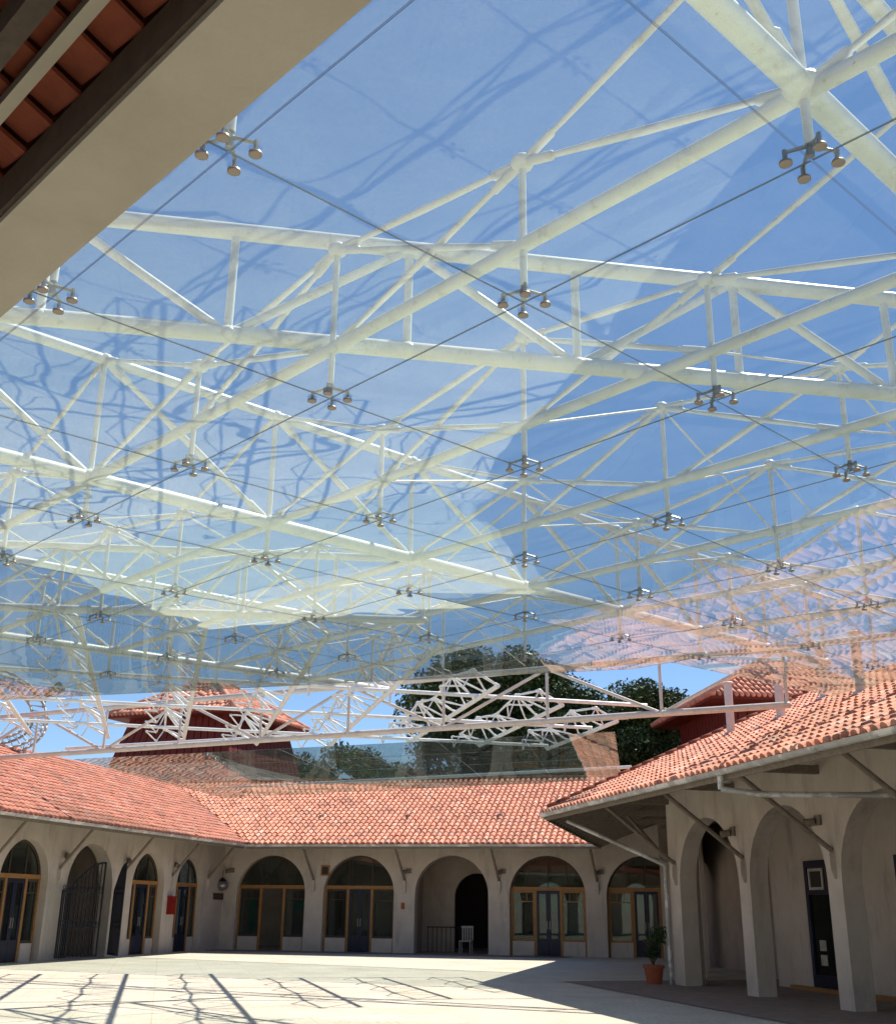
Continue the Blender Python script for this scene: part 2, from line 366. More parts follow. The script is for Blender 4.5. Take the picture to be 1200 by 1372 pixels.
def shopfront(parent, F, c, wd, sp, t, fan=3, opened=False, goods=(), curtains=True):
    r = wd / 2 - .003; zt = 2.36; th = .07
    f = MB()
    f.box(F, c - r, c + r, t - .06, t + .06, zt, zt + .13)
    for s in (-1, 1):
        f.box(F, c + s * r - (.08 if s > 0 else 0), c + s * r + (.08 if s < 0 else 0), t - .05, t + .05, 0, zt - .002)
        f.box(F, c + s * .5 - .05, c + s * .5 + .05, t - .05, t + .05, 0, zt - .002)
    sf = f.build('shopfront', OCHRE, parent)
    # plinths below the side windows, dark window sashes
    for s in (-1, 1):
        p = MB(); x0, x1 = sorted((c + s * .552, c + s * (r - .082))); p.box(F, x0, x1, t - .08, t + .08, 0, .52); p.build('stall_riser', PLASTER, sf)
        d = MB()
        d.box(F, x0, x1, t - .03, t + .03, .522, .60); d.box(F, x0, x1, t - .03, t + .03, zt - .08, zt - .004)
        d.box(F, x0, x0 + .05, t - .028, t + .028, .602, zt - .082); d.box(F, x1 - .05, x1, t - .028, t + .028, .602, zt - .082)
        d.box(F, x0 + .052, x1 - .052, t - .026, t + .026, zt - .42, zt - .385)
        for kx in (1, 2): d.box(F, x0 + (x1 - x0) * kx / 3 - .012, x0 + (x1 - x0) * kx / 3 + .012, t - .02, t + .02, zt - .383, zt - .082)
        d.build('window_sash', OCHRE if fan == 4 else WOOD_DK, sf)
        g = MB(); g.box(F, x0 + .02, x1 - .02, t - .004, t + .004, .56, zt - .04); g.build('pane', PANE, sf)
    # double door
    for s in (-1, 1):
        x0, x1 = (c - .448, c - .004) if s < 0 else (c + .004, c + .448)
        if opened: continue
        d = MB()
        d.box(F, x0, x1, t - .025, t + .025, .03, .62); d.box(F, x0, x1, t - .025, t + .025, zt - .12, zt - .01)
        d.box(F, x0, x0 + .09, t - .024, t + .024, .622, zt - .122); d.box(F, x1 - .09, x1, t - .024, t + .024, .622, zt - .122)
        dd = d.build('door', NAVY, sf)
        g = MB(); g.box(F, x0 + .08, x1 - .08, t - .004, t + .004, .6, zt - .1); g.build('pane', PANE, sf)
        hx = x1 - .05 if s < 0 else x0 + .05; h = MB(); h.box(F, hx - .012, hx + .012, t - .075, t - .055, .95, 1.25); h.box(F, hx - .01, hx + .01, t - .056, t - .024, .98, 1.0); h.box(F, hx - .01, hx + .01, t - .056, t - .024, 1.2, 1.22); h.build('handle', CAPM, sf)
    # fanlight
    pts = arch_pts(c, r, sp); n = len(pts)
    m = MB(); wv = .07
    inn = arch_pts(c, r - wv, sp)
    for k in range(n - 1):
        (xa, za), (xb, zb), (xc, zc), (xd, zd) = pts[k], pts[k + 1], inn[k + 1], inn[k]
        if max(za, zb) < zt + .13: continue
        m.hexa([F(xa, t - .04, za), F(xb, t - .04, zb), F(xb, t + .04, zb), F(xa, t + .04, za), F(xd, t - .04, zd), F(xc, t - .04, zc), F(xc, t + .04, zc), F(xd, t + .04, zd)])
    for k in range(1, fan):
        x = c - r + 2 * r * k / fan; zz = sp + math.sqrt(max(r * r - (x - c) ** 2, 0)) - .05
        m.box(F, x - .02, x + .02, t - .03, t + .03, zt + .132, zz)
    m.build('fanlight_frame', WOOD_DK, sf)
    g = MB(); top = [(x, z) for x, z in arch_pts(c, r - .03, sp, 24) if z > zt + .1]
    ring = [(top[0][0], zt + .1)] + top + [(top[-1][0], zt + .1)]
    for tt in (t - .004, t + .004): g.poly([F(x, tt, z) for x, z in ring])
    g.build('fanlight_pane', PANE, sf)
    # curtains / display behind the glass
    for (a, z0, z1, ww, mm, nm) in goods:
        q = MB(); q.box(F, c + a - ww / 2, c + a + ww / 2, t + .35, t + .38, z0, z1); q.build(nm, mm, sf)
    return sf

def strut(parent, F, a, wt, over, lean=0.0):
    zf = 2.72; zt = GZ + SL * (wt - over) - .22
    b = MB(); b.tube(F(a, wt - .02, zf), F(a + lean, wt - over, zt), .048, 8); b.build('strut', WOOD_GREY, parent)
    c = MB(); c.box(F, a - .07, a + .07, wt - .12, wt, zf - .34, zf - .05); c.hexa([F(a - .05, wt - .05, zf - .5), F(a + .05, wt - .05, zf - .5), F(a + .05, wt, zf - .5), F(a - .05, wt, zf - .5), F(a - .068, wt - .11, zf - .342), F(a + .068, wt - .11, zf - .342), F(a + .068, wt, zf - .342), F(a - .068, wt, zf - .342)])
    c.build('corbel', PLASTER, parent)
    o = MB(); o.box(F, a + lean - .07, a + lean + .07, wt - over - .28, wt, zt - .0, zt + .16); o.build('outrigger_beam', WOOD_GREY, parent)

def eaves(parent, F, a0, a1, wt, over, sp=.62):
    zt = GZ + SL * (wt - over) - .06
    p = MB(); p.box(F, a0, a1, wt - over - .06, wt - over + .06, zt - .0 - .0, zt + .09 - .06); p.build('purlin', WOOD_GREY, parent)
    a = a0 + .2
    while a < a1 - .1:
        r = MB(); z0 = GZ - .06; z1 = GZ + SL * wt - .06
        r.hexa([F(a, .08, z0 - .11 + .036), F(a + .08, .08, z0 - .11 + .036), F(a + .08, wt, z1 - .11), F(a, wt, z1 - .11), F(a, .08, z0 + .036), F(a + .08, .08, z0 + .036), F(a + .08, wt, z1), F(a, wt, z1)])
        r.build('rafter', WOOD_GREY, parent); a += sp

LAMPS = []
def wall_lamp(F, a, t, z, label):
    o = thing('wall_lamp', label, 'wall lamp', F(a, t, z), 'small brown lamps on the arcade spandrels')
    b = MB(); b.box(F, a - .09, a + .09, t - .05, t, z - .09, z + .09); b.build('back_plate', WOOD_GREY, o)
    c = MB(); c.tube(F(a - .05, t - .05, z - .02), F(a - .2, t - .2, z - .05), .07, 10, .085); c.build('lamp_head', WOOD_GREY, o)

# ---- far building --------------------------------------------------
OV = 2.0
tanh = lambda t: math.tan(math.radians(t) / 2)
kLF = tanh(88.0); kFB = tanh(90.5); kBR = -tanh(26.9)
DEP = 7.0
LF = (PF - PL).length
far = thing('arcade_building', 'long cream arcade across the far side of the courtyard with five arched bays', 'building', (PL.x, PL.y + 2, 0))
FF = roof_plane(far, PL, dF, LF, -kLF, kFB, DEP)
cap_line(far, FF(-kLF * DEP, DEP, GZ + SL * DEP + .05), FF(LF + kFB * DEP, DEP, GZ + SL * DEP + .05), 60)
gutter(far, FF, .05, LF - .05)
# bay positions measured along the wall from the point facing the passage
def aF(x, y): return (Vector((x, y)) - PL).dot(dF)
WT = 2.05
aM = (Vector((-1.51, 46.24)) - PL).dot(dF)          # a pier face; bays are spaced 3.8 m
cen = [aM - 5.62, aM - 1.90, aM + 1.90, aM + 5.68, aM + 9.42]
ops = [(c, 2.95, 2.17) for c in cen]
WH = GZ + SL * WT - .1
wallF = arch_wall(FF, -kLF * WT - .3, LF + kFB * WT, WT, WT + .45, WH, ops).build('wall', PLASTER, far)
b = MB(); b.box(FF, -3, cen[2] - 1.6, WT + 5, WT + 5.2, 0, WH + 1); b.box(FF, cen[2] + 1.6, LF + 3, WT + 5, WT + 5.2, 0, WH + 1)
for x in (cen[0] + 1.85, cen[1] + 1.85, cen[2] + 1.85, cen[3] + 1.85): b.box(FF, x - .1, x + .1, WT + .46, WT + 4.99, 0, WH + .5)
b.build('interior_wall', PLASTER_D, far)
goods = [
    [(-1.0, .7, 2.0, .3, MINT, 'window_display'), (1.05, 1.5, 1.9, .5, MINT, 'window_display'), (1.0, .62, .95, .3, PAPER, 'window_display'), (.95, 2.05, 2.25, .25, PAPER, 'window_display')],
    [(-1.0, .62, 2.0, .75, DARK, 'blind'), (1.0, .62, 1.9, .75, DARK, 'blind'), (.25, .8, 1.6, .3, PAPER, 'notice_sheet')],
    [],
    [(0, .6, 2.2, .84, PAPER, 'curtain'), (1.0, .6, 2.2, .78, PAPER, 'curtain'), (-1.0, .6, 2.2, .78, DARK, 'blind'), (-.5, 2.6, 3.3, .9, PAPER, 'curtain'), (.55, 2.6, 3.3, .9, PAPER, 'curtain')],
    [(0, .6, 1.1, .84, PAPER, 'curtain'), (0, 2.6, 3.3, 1.4, TERRA, 'curtain')]]
for i, c in enumerate(cen):
    if i != 2: shopfront(far, FF, c, 2.95, 2.17, WT + .28, fan=4 if i >= 3 else 3, opened=(i == 0), goods=goods[i])
# open passage in the middle bay
c = cen[2]
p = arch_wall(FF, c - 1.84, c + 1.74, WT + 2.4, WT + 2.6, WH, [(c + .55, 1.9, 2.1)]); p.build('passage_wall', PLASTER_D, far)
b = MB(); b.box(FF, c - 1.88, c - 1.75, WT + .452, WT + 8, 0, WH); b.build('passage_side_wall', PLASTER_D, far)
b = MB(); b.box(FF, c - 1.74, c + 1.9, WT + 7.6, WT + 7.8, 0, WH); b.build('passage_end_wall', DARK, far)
b = MB()
for k in range(9): b.tube(FF(c - 1.45 + .19 * k, WT + 2.2, 0), FF(c - 1.45 + .19 * k, WT + 2.2, .95), .014, 6)
b.tube(FF(c - 1.5, WT + 2.2, .95), FF(c + .1, WT + 2.2, .95), .02, 6); b.build('railing', BLACK, far)
for i in range(-1, 5):
    a = aM + 3.8 * i; strut(far, FF, a if i != 0 else a, WT, 1.35, -.12)
eaves(far, FF, 0, LF, WT, 1.35)
names = ['between the far left corner and the open shop', 'right of the open shop', 'left of the open passage arch', 'right of the open passage arch', 'right of the shop with pale curtains']
for i in range(5):
    wall_lamp(FF, aM - 3.8 + 3.8 * i + .18 if i else aM - 7.35, WT - .002, 3.05, 'wall lamp on the far arcade ' + names[i])

# ---- left building -------------------------------------------------
left = thing('arcade_building', 'cream arcade wing on the left with narrow arches and an iron gate', 'building', (P0.x - 2, P0.y, 0))
LL = 30.0
FL = roof_plane(left, P0, dL, LL, 0, kLF, DEP)
gutter(left, FL, 0, LL - .05)
WL = 1.78
aL0 = (Vector((-11.14, 39.95)) - P0).dot(dL)
cl = [(aL0 - 8.8, 2.3, 2.3), (aL0 - 5.35, 2.4, 2.3), (aL0 - 1.75, 2.7, 2.2), (aL0 + 2.05, 2.3, 2.3), (aL0 + 5.25, 2.2, 2.3)]
arch_wall(FL, 0, LL + kLF * WL + .3, WL, WL + .5, GZ + SL * WL - .1, cl).build('wall', PLASTER, left)
b = MB(); b.box(FL, 0, LL + 3, WL + 5, WL + 5.2, 0, 4.5)
for x in (aL0 - 3.6, aL0 + .25, aL0 + 3.75): b.box(FL, x - .1, x + .1, WL + .51, WL + 4.99, 0, 4.5)
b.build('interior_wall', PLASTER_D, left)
for i in (0, 1, 3, 4):
    shopfront(left, FL, cl[i][0], cl[i][1], cl[i][2], WL + .3, fan=3, goods=[(-.85, .62, 2.1, .4, PAPER, 'curtain'), (0.1, .7, 2.1, .5, PAPER, 'curtain'), (.85, .62, 2.1, .45, PAPER, 'curtain')] if i != 1 else [(-.9, .62, 2.0, .6, MINT, 'window_display'), (.85, .62, 1.6, .6, PAPER, 'window_display')])
for x in (aL0 - 7.1, aL0 - 3.6, aL0 + .25, aL0 + 3.75, aL0 + 6.7): strut(left, FL, x, WL, 1.15)
eaves(left, FL, 0, LL, WL, 1.15)
wall_lamp(FL, aL0 - 3.3, WL - .002, 3.1, 'small brown wall lamp left of the iron gate arch')
wall_lamp(FL, aL0 + .5, WL - .002, 3.1, 'small brown wall lamp right of the iron gate arch')
wall_lamp(FL, aL0 + 3.95, WL - .002, 3.1, 'small brown wall lamp over the red letterbox pier')

# ---- link building (between far and right wings) ---------------------
link = thing('arcade_building', 'short cream arcade wing linking right wing and far arcade, seen edge-on', 'building', (PF.x + 3, PF.y - 5, 0))
LB = (PC - PF).length
FB = roof_plane(link, PF, dB, LB, -kFB, kBR, DEP)
gutter(link, FB, .05, LB - .05)
a1 = (Vector((5.53, 27.63)) - PC).dot(dR); WR = 2.62
nR = Vector((-dR.y, dR.x)); nB = Vector((-dB.y, dB.x)); KC = PC + dR * (a1 - .58) + nR * WR
WB = (KC - PF).dot(nB); aK = (KC - PF).dot(dB)
IG = isect(PF + nB * (WB + 3.6), dB, PC + nR * (WR + 5.0), dR); aG = (IG - PF).dot(dB); aGR = (IG - PC).dot(dR)
arch_wall(FB, -1.0, aK - .03, WB, WB + .7, GZ + SL * WB - .1, [(aK - 1.9 - 3.0 * (3 - k), 2.5, 2.2) for k in range(4)]).build('wall', PLASTER, link)
b = MB(); b.box(FB, -1, aG, WB + 3.6, WB + 3.8, 0, 5.2); b.build('gallery_wall', PLASTER_D, link)
b = MB(); b.box(FB, -1, aG + .3, WB + .72, WB + 3.59, 4.3, 4.38); b.build('gallery_ceiling', WOOD_GREY, link)
print('link', WB, aK, LB, aG, aGR)
eaves(link, FB, 0.1, LB - .1, WB, 1.5)
for k in (3.1, 6.4): strut(link, FB, k, WB, 1.5)

# ---- right building --------------------------------------------------
rb = thing('arcade_building', 'cream arcade wing close on the right with tall arches and deep tiled eave', 'building', (PR.x + 3, PR.y, 0))
LR = (PR - PC).length
FR = roof_plane(rb, PC, dR, LR, -kBR * 1, 0, DEP + .4)
cap_line(rb, FR(-kBR * .1, .1, GZ + .13), FR(-kBR * (DEP + .4), DEP + .4, GZ + SL * (DEP + .4) + .1), 24)
gutter(rb, FR, .02, LR)
WR = 2.62
def aR(x, y): return (Vector((x, y)) - PC).dot(dR)
a1 = aR(5.53, 27.63)    # near edge of the corner pier
period = 3.42; ow = 2.95; pw = period - ow
ops = [(a1 + ow / 2 + period * k, ow, 2.2) for k in range(5)]
aw0 = -kBR * WR
arch_wall(FR, a1 - .58, a1 + period * 5 + .3, WR, WR + .42, GZ + SL * WR - .1, ops).build('wall', PLASTER, rb)
aend = a1 + period * 5
b = MB(); b.box(FR, a1 + .15, aend, WR + 2.3, WR + 2.5, 0, 5.2); b.build('gallery_wall', PLASTER, rb)
b = MB(); b.box(FR, a1 + .15, a1 + .35, WR + 2.502, WR + 5.2, 0, 5.2); b.build('gallery_return_wall', PLASTER_D, rb)
b = MB(); b.box(FR, -8, a1 + 1.66, WR + 5.21, WR + 5.4, 0, 5.6); b.build('gallery_end_wall', PLASTER_D, rb)
b = MB(); b.box(FR, a1 - .3, aend, WR + .43, WR + 2.29, 4.39, 4.45); b.box(FR, a1 - .8, a1 + 1.44, WR + 2.295, WR + 5.2, 4.39, 4.45); b.build('gallery_ceiling', WOOD_GREY, rb)
def gallery_door(a):
    d = MB(); t = WR + 2.3
    for (x0, x1, z0, z1) in ((a, a + .12, 0.02, 2.75), (a + 1.28, a + 1.4, .02, 2.75), (a + .12, a + 1.28, 2.6, 2.75), (a + .12, a + 1.28, 2.02, 2.12), (a + .12, a + 1.28, .02, .35)):
        d.box(FR, x0, x1, t - .07, t - .003, z0, z1)
    dr = d.build('door_frame', NAVY, rb)
    g = MB(); g.box(FR, a + .12, a + 1.28, t - .03, t - .02, .35, 2.02); g.build('pane', PANE, dr)
    g = MB(); g.box(FR, a + .12, a + 1.28, t - .018, t - .005, .35, 2.6); g.build('door_backing', DARK, dr)
    n = MB()
    for (x0, x1, z0, z1) in ((a + .15, a + .21, 2.12, 2.58), (a + .68, a + .74, 2.12, 2.58), (a + .21, a + .68, 2.12, 2.18), (a + .21, a + .68, 2.52, 2.58)):
        n.box(FR, x0, x1, t - .06, t - .03, z0, z1)
    n.build('transom_light_frame', PAPER, dr)
    for zz in (.55, .85):
        n = MB(); n.box(FR, a + .35, a + .6, t - .045, t - .032, zz, zz + .22); n.build('notice_sheet', PAPER, dr)
for k in range(3): gallery_door(a1 + 1.8 + 3.42 * k)
b = MB(); b.box(FR, a1 + 1.0, aend, WR + 2.1, WR + 2.225, 0, .1); b.build('skirting', OCHRE, rb)
for k in range(-1, 5):
    a = a1 - .2 + period * k + (0 if k >= 0 else .0)
    if k >= 0: strut(rb, FR, a, WR, 1.75, -.25)
eaves(rb, FR, .4, LR, WR, 1.75, .7)
for k in range(1, 4): wall_lamp(FR, a1 - .55 + period * k, WR - .002, 3.28, 'small brown wall lamp above the %s free-standing pier of the right arcade' % ['', 'farthest', 'middle', 'nearest'][k])
b = MB(); a = a1 + period * 3 - 2.6
b.tube(FR(a, -.07, GZ - .09), FR(a, -.07, GZ - .32), .05, 8); b.tube(FR(a, -.07, GZ - .32), FR(a + .35, .6, GZ - .42), .05, 8); b.tube(FR(a + .35, .6, GZ - .42), FR(a + 1.3, WR - .1, GZ - .45), .05, 8); b.build('downpipe', GUTTER, rb)
b = MB(); b.tube(FR(a1 - .6, WR - .09, 0), FR(a1 - .6, WR - .09, 2.7), .05, 8); b.tube(FR(a1 - .6, WR - .09, 2.7), FR(a1 - 2.2, .6, GZ - .15), .05, 8); b.build('downpipe', GUTTER, rb)
flat('walkway', [FR(.3, .3, 0)[:2], FR(LR, .3, 0)[:2], FR(LR, 14, 0)[:2], FR(-1, 14, 0)[:2]], .012, WALKWAY_SHADE)  # brown brick carried out to the gutter line, painting in the eave's shade
flat('pavement', [FF(-3, WT - 1.3, 0)[:2], FF(LF - 1.6, WT - 1.3, 0)[:2], FF(LF + 2, 14, 0)[:2], FF(-3, 14, 0)[:2]], .008, WALKWAY_SHADE)  # brown strip reaches past the far wall, its colour deepening the eave shade

D7 = DEP + .4; qd = [Vector(FR(-kBR * D7, D7, GZ + SL * D7 - .02)), Vector(FR(-kBR * D7, 2 * D7, GZ)), Vector(FB(LB + kBR * DEP, 2 * DEP, GZ)), Vector(FB(LB + kBR * DEP, DEP, GZ + SL * DEP - .02))]
b = MB(); b.hexa([p - Vector((0, 0, .06)) for p in qd] + qd); b.build('back_roof', PAN, rb)
# ---- near building eave overhead -------------------------------------
dn = az(136.24); Q = Vector((-1.80, 4.01)); FN = frame(Q - dn * 14, Vector((dn.x, dn.y)))   # t>0 is up-right; near building lies on t<0
near = thing('eave_overhang', 'eave overhead at upper left with broad beige board and red tile undersides', 'roof eave', (Q.x - 3, Q.y - 3, 0))
b = MB(); b.box(FN, 0, 34, -.29, 0, 3.95, 4.15); b.build('eave_board', BEAM, near)
b = MB(); b.box(FN, 0, 34, -.31, -.292, 3.975, 4.14); b.build('batten_board', WOOD_DK, near)
sN = .42
def NR(t): return 4.03 + (-t) * sN      # underside of the tiles
a = 8.0
while a < 20:
    b = MB(); x0, x1 = a, a + .212
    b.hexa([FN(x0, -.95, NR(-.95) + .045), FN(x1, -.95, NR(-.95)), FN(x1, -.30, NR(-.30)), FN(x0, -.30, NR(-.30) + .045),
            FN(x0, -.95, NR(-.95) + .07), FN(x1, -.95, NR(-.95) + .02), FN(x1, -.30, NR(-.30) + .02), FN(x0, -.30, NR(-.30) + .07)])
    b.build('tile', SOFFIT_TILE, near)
    a += .209
b = MB(); b.box(FN, 0, 34, -.475, -.43, 4.155, 4.195); b.build('tiling_batten', BEAM, near)
b = MB(); b.hexa([FN(0, -6, NR(-6)), FN(34, -6, NR(-6)), FN(34, -.96, NR(-.96)), FN(0, -.96, NR(-.96)), FN(0, -6, NR(-6) + .05), FN(34, -6, NR(-6) + .05), FN(34, -.96, NR(-.96) + .05), FN(0, -.96, NR(-.96) + .05)]); b.build('roof', WOOD_DK, near)
b = MB(); b.hexa([FN(0, -6, NR(-6) + .12), FN(34, -6, NR(-6) + .12), FN(34, -.05, NR(-.05) + .12), FN(0, -.05, NR(-.05) + .12), FN(0, -6, NR(-6) + .17), FN(34, -6, NR(-6) + .17), FN(34, -.05, NR(-.05) + .17), FN(0, -.05, NR(-.05) + .17)]); b.build('roof_tiles', PAN, near)
b = MB(); b.box(FN, 0, 34, -.62, -.55, 4.13, 4.24); b.build('purlin', WOOD_DK, near)
for k in range(26):
    b = MB(); a = 2 + k * 1.0
    b.hexa([FN(a, -6, NR(-6) - .14), FN(a + .09, -6, NR(-6) - .14), FN(a + .09, -.62, NR(-.62) - .14), FN(a, -.62, NR(-.62) - .14), FN(a, -6, NR(-6) - .002), FN(a + .09, -6, NR(-6) - .002), FN(a + .09, -.62, NR(-.62) - .002), FN(a, -.62, NR(-.62) - .002)])
    b.build('rafter', WOOD_GREY, near)
arch_wall(FN, 0, 34, -3.6, -3.2, 4.9, [(2 + 3.6 * k, 2.9, 2.2) for k in range(9)]).build('wall', PLASTER, near)

# ---------------------------------------------------------------- glass canopy
CS = 0.86
def R(i, j, h=0.0):      # canopy plane; it levels off towards the right wing
    wj = min(1.0, max(0.0, (j + 1) / 2.0))
    return O + E1 * i + E2 * j + Vector((0, 0, h * CS - wj * .083 * max(0.0, i - 2.5)))
E1 = Vector((1.9285, 1.8847, 0.0963)) * CS; E2 = Vector((1.6703, -1.7529, -0.0046)) * CS; O = Vector((-4.7011 * CS, 9.0656 * CS, 1.6 + 4.3354 * CS))
NP = E1.cross(E2).normalized(); NP = -NP if NP.z < 0 else NP
def clip(poly, q, n):
    out = []
    for k in range(len(poly)):
        a, b_ = poly[k], poly[(k + 1) % len(poly)]; da = (a - q).dot(n); db = (b_ - q).dot(n)
        if da <= 0: out.append(a)
        if (da < 0 < db) or (db < 0 < da): out.append(a.lerp(b_, da / (da - db)))
    return out
gdir = Vector((12.2, -2.6, 0)).normalized(); gn = Vector((-gdir.y, gdir.x, 0)); gq = Vector((-8.3, 22.6, 0))
cn = Vector((-E1.y, E1.x, 0)).normalized(); cq = R(0, -1.3)
def panel(parent, poly, m, zn, name='glass_panel'):
    if len(poly) < 3: return
    ar = sum(((poly[k] - poly[0]).cross(poly[k + 1] - poly[0])).length for k in range(1, len(poly) - 1)) / 2
    if ar < .15: return
    b = MB(); up_ = zn * .006; n = len(poly)
    if (poly[1] - poly[0]).cross(poly[2] - poly[0]).z < 0: poly = poly[::-1]
    b.add(list(poly) + [p + up_ for p in poly], [tuple(range(n - 1, -1, -1)), tuple(range(n, 2 * n))], 0)
    b.add(list(poly) + [p + up_ for p in poly], [(k, (k + 1) % n, n + (k + 1) % n, n + k) for k in range(n)], 1)
    b.build(name, [m, EDGE], parent)
canopy = thing('glass_canopy', 'large glass canopy of square panes hung on spider fittings over the courtyard', 'glass canopy', (0, 14, 0))
def inwing(p): return (Vector((p.x, p.y)) - PC).dot(FR.n) < 6.2
NODES = []
g = .004
for i in range(-2, 13):
    for j in range(-8, 8):
        a = [R(i + g / 2, j + g / 2), R(i + 1 - g / 2, j + g / 2), R(i + 1 - g / 2, j + 1 - g / 2), R(i + g / 2, j + 1 - g / 2)]
        c = (a[0] + a[2]) / 2
        if not inwing(c): continue
        if (Vector((c.x, c.y)) - P0).dot(FL.n) > 3.0: continue
        if (c - Vector((0, 0, 0))).y < -6: continue
        # every pane hangs very slightly off true, as fitted glass does
        side = c.x > 3.5 * CS and j > -3
        panel(canopy, clip(a, cq, cn) if side else clip(a, gq, gn), GLASS, (NP + Vector((random.gauss(0, .004), random.gauss(0, .004), 0))).normalized())
def ok_node(i, j):
    p = R(i, j)
    return ((p - gq).dot(gn) < 0.1 or (j >= -1 and i >= 5)) and inwing(p) and (Vector((p.x, p.y)) - P0).dot(FL.n) < 3.0 and p.y > -6
u1 = E1.normalized(); u2_ = E2.normalized()
disc_me = unit('disc', CAPM)
for i in range(-1, 11):
    for j in range(-6, 7):
        if not ok_node(i, j): continue
        p = R(i, j); b = MB()
        b.tube(p + Vector((0, 0, .03)), p + Vector((0, 0, .17)), .022, 8)
        cs = []
        for s1, s2 in ((1, 1), (1, -1), (-1, 1), (-1, -1)):
            q = p + u1 * .10 * s1 + u2_ * .10 * s2; cs.append(q)
            b.tube(p + Vector((0, 0, .10)), q + Vector((0, 0, .055)), .013, 6, .010); b.tube(q + Vector((0, 0, .0)), q + Vector((0, 0, .07)), .014, 6)
        near_ = p.y < 17
        if not near_:
            for q in cs: b.tube(q - Vector((0, 0, .022)), q - Vector((0, 0, .002)), .032, 8)
        sp = b.build('spider_fitting', STEEL, canopy)
        if near_:
            for q in cs:
                put(bpy.data.objects.new('disc', disc_me), sp, Matrix.Translation(q - Vector((0, 0, .024))) @ Matrix.Diagonal((.036, .036, .018, 1)))
                k_ = MB()
# main girders along E1 (every fourth seam) and trusses along E2 between them
ords = ['first', 'second', 'third', 'fourth', 'fifth', 'sixth', 'seventh', 'eighth', 'ninth', 'tenth', 'eleventh', 'twelfth']
HB, HT = .56, 2.2
def girder(j, i0, i1, label, tops=True):
    o = thing('main_girder', label, 'roof girder', R(i0, j), 'thick white girders carrying the canopy trusses')
    for a_, b_ in ([(i0, i1)] if j < 0 else [(i0, 2.5), (2.5, i1)]):
        bar(o, 'bottom_chord', R(a_, j, HB), R(b_, j, HB), .078); bar(o, 'top_chord', R(a_, j, HT), R(b_, j, HT), .06)
    for i in range(i0, i1 + 1):
        bar(o, 'post', R(i, j, HB), R(i, j, HT), .032); ball(o, 'node', R(i, j, HB), .12); ball(o, 'node', R(i, j, HT), .09)
        bar(o, 'hanger', R(i, j, .12), R(i, j, HB), .028)
        if i < i1: bar(o, 'diagonal', R(i, j, HT), R(i + 1, j, HB), .03, None, 'rod')
girder(-1, -1, 8, 'white girder crossing mid-canopy from left edge to a post on the right roof')
girder(3, -2, 5, 'thickest white girder, in the upper right corner, through the big node above four discs')
girder(-5, 1, 6, 'distant white girder at far left just before the glass ends')
NH = {0: 1.22, 1: 1.6, 2: 1.3}
def truss(i, j0, label, spans=4, hang=True):
    o = thing('roof_truss', label, 'roof truss', R(i, j0), 'light white trusses above the glass')
    hb = .52
    bar(o, 'bottom_chord', R(i, j0, hb), R(i, j0 + 4, hb), .052)
    pts = [R(i, j0, HB)] + [R(i, j0 + 1 + k, NH[k]) for k in range(3)] + [R(i, j0 + 4, HB)]
    for k in range(1, 4):
        bar(o, 'post', R(i, j0 + k, .15), pts[k], .026); ball(o, 'node', pts[k], .085)
    for k in range(4): bar(o, 'top_rod', pts[k], pts[k + 1], .021, None, 'rod')
    bar(o, 'diagonal_rod', pts[1], R(i, j0, HT), .019, None, 'rod'); bar(o, 'diagonal_rod', pts[3], R(i, j0 + 4, HT), .019, None, 'rod')
    bar(o, 'diagonal_rod', pts[2], R(i, j0 + 1, hb), .021, None, 'rod'); bar(o, 'diagonal_rod', pts[2], R(i, j0 + 3, hb), .021, None, 'rod')
    bar(o, 'diagonal_rod', pts[3], R(i, j0 + 2, hb), .021, None, 'rod'); bar(o, 'diagonal_rod', pts[1], R(i, j0 + 2, hb), .021, None, 'rod')
    if i >= 3 or j0 < -1:      # thin bracing down to the neighbouring trusses
        for k in (1, 2, 3):
            bar(o, 'brace', pts[k], R(i + 1, j0 + k, hb), .012); bar(o, 'brace', pts[k], R(i - 1, j0 + k, hb), .012)
for i in range(0, 8):
    truss(i, -1, 'white truss between middle and upper-right girders, %s from the near eave' % ords[i])
for i in range(1, 7):
    if i < 6: truss(i, -5, 'white truss beyond the middle girder on the left, %s from the near end' % ords[i - 1])
for i in range(-1, 4):
    truss(i, 3, 'white truss overhead beyond the big upper-right node, %s along' % ords[i + 1])

# planar lattice girders
def lattice(name, label, p, q, z0, z1, n, m, r=.06, ext=(0, 0), posts_down=()):
    p = Vector((*p, 0)); q = Vector((*q, 0)); d = (q - p).normalized(); p = p - d * ext[0]; q = q + d * ext[1]
    o = thing(name, label, 'lattice girder', (p.x, p.y, z0))
    Z = lambda v, z: Vector((v.x, v.y, z))
    bar(o, 'top_chord', Z(p, z1), Z(q, z1), r, m); bar(o, 'bottom_chord', Z(p, z0), Z(q, z0), r, m)
    for k in range(n + 1):
        a = p.lerp(q, k / n); bar(o, 'post', Z(a, z0), Z(a, z1), r * .5, m)
        if k < n:
            c_ = p.lerp(q, (k + 1) / n)
            bar(o, 'diagonal', Z(a, z1 if k % 2 else z0), Z(c_, z0 if k % 2 else z1), r * .55, m)
        ball(o, 'node', Z(a, z0), r * 1.25, m)
    return o
lattice('lattice_girder', 'pale girder with parallel chords running across the sky above the nearest panes', (-2.75, 7.8), (3.95, 8.9), 6.0, 6.98, 8, WHITE, .073, (2, 3))
lattice('lattice_girder', 'pale lattice girder seen through the glass at left against deep blue sky', (-6.4, 15.6), (-1.55, 16.0), 5.69, 6.65, 9, WHITE, .06, (6, 1.2))
G = lattice('lattice_girder', 'long pinkish-white lattice girder in front of the trees and tower roofs', (-9.2, 29.85), (5.6, 22.35), 5.5, 6.65, 9, WHITE_PINK, .068, (5, 1.3))
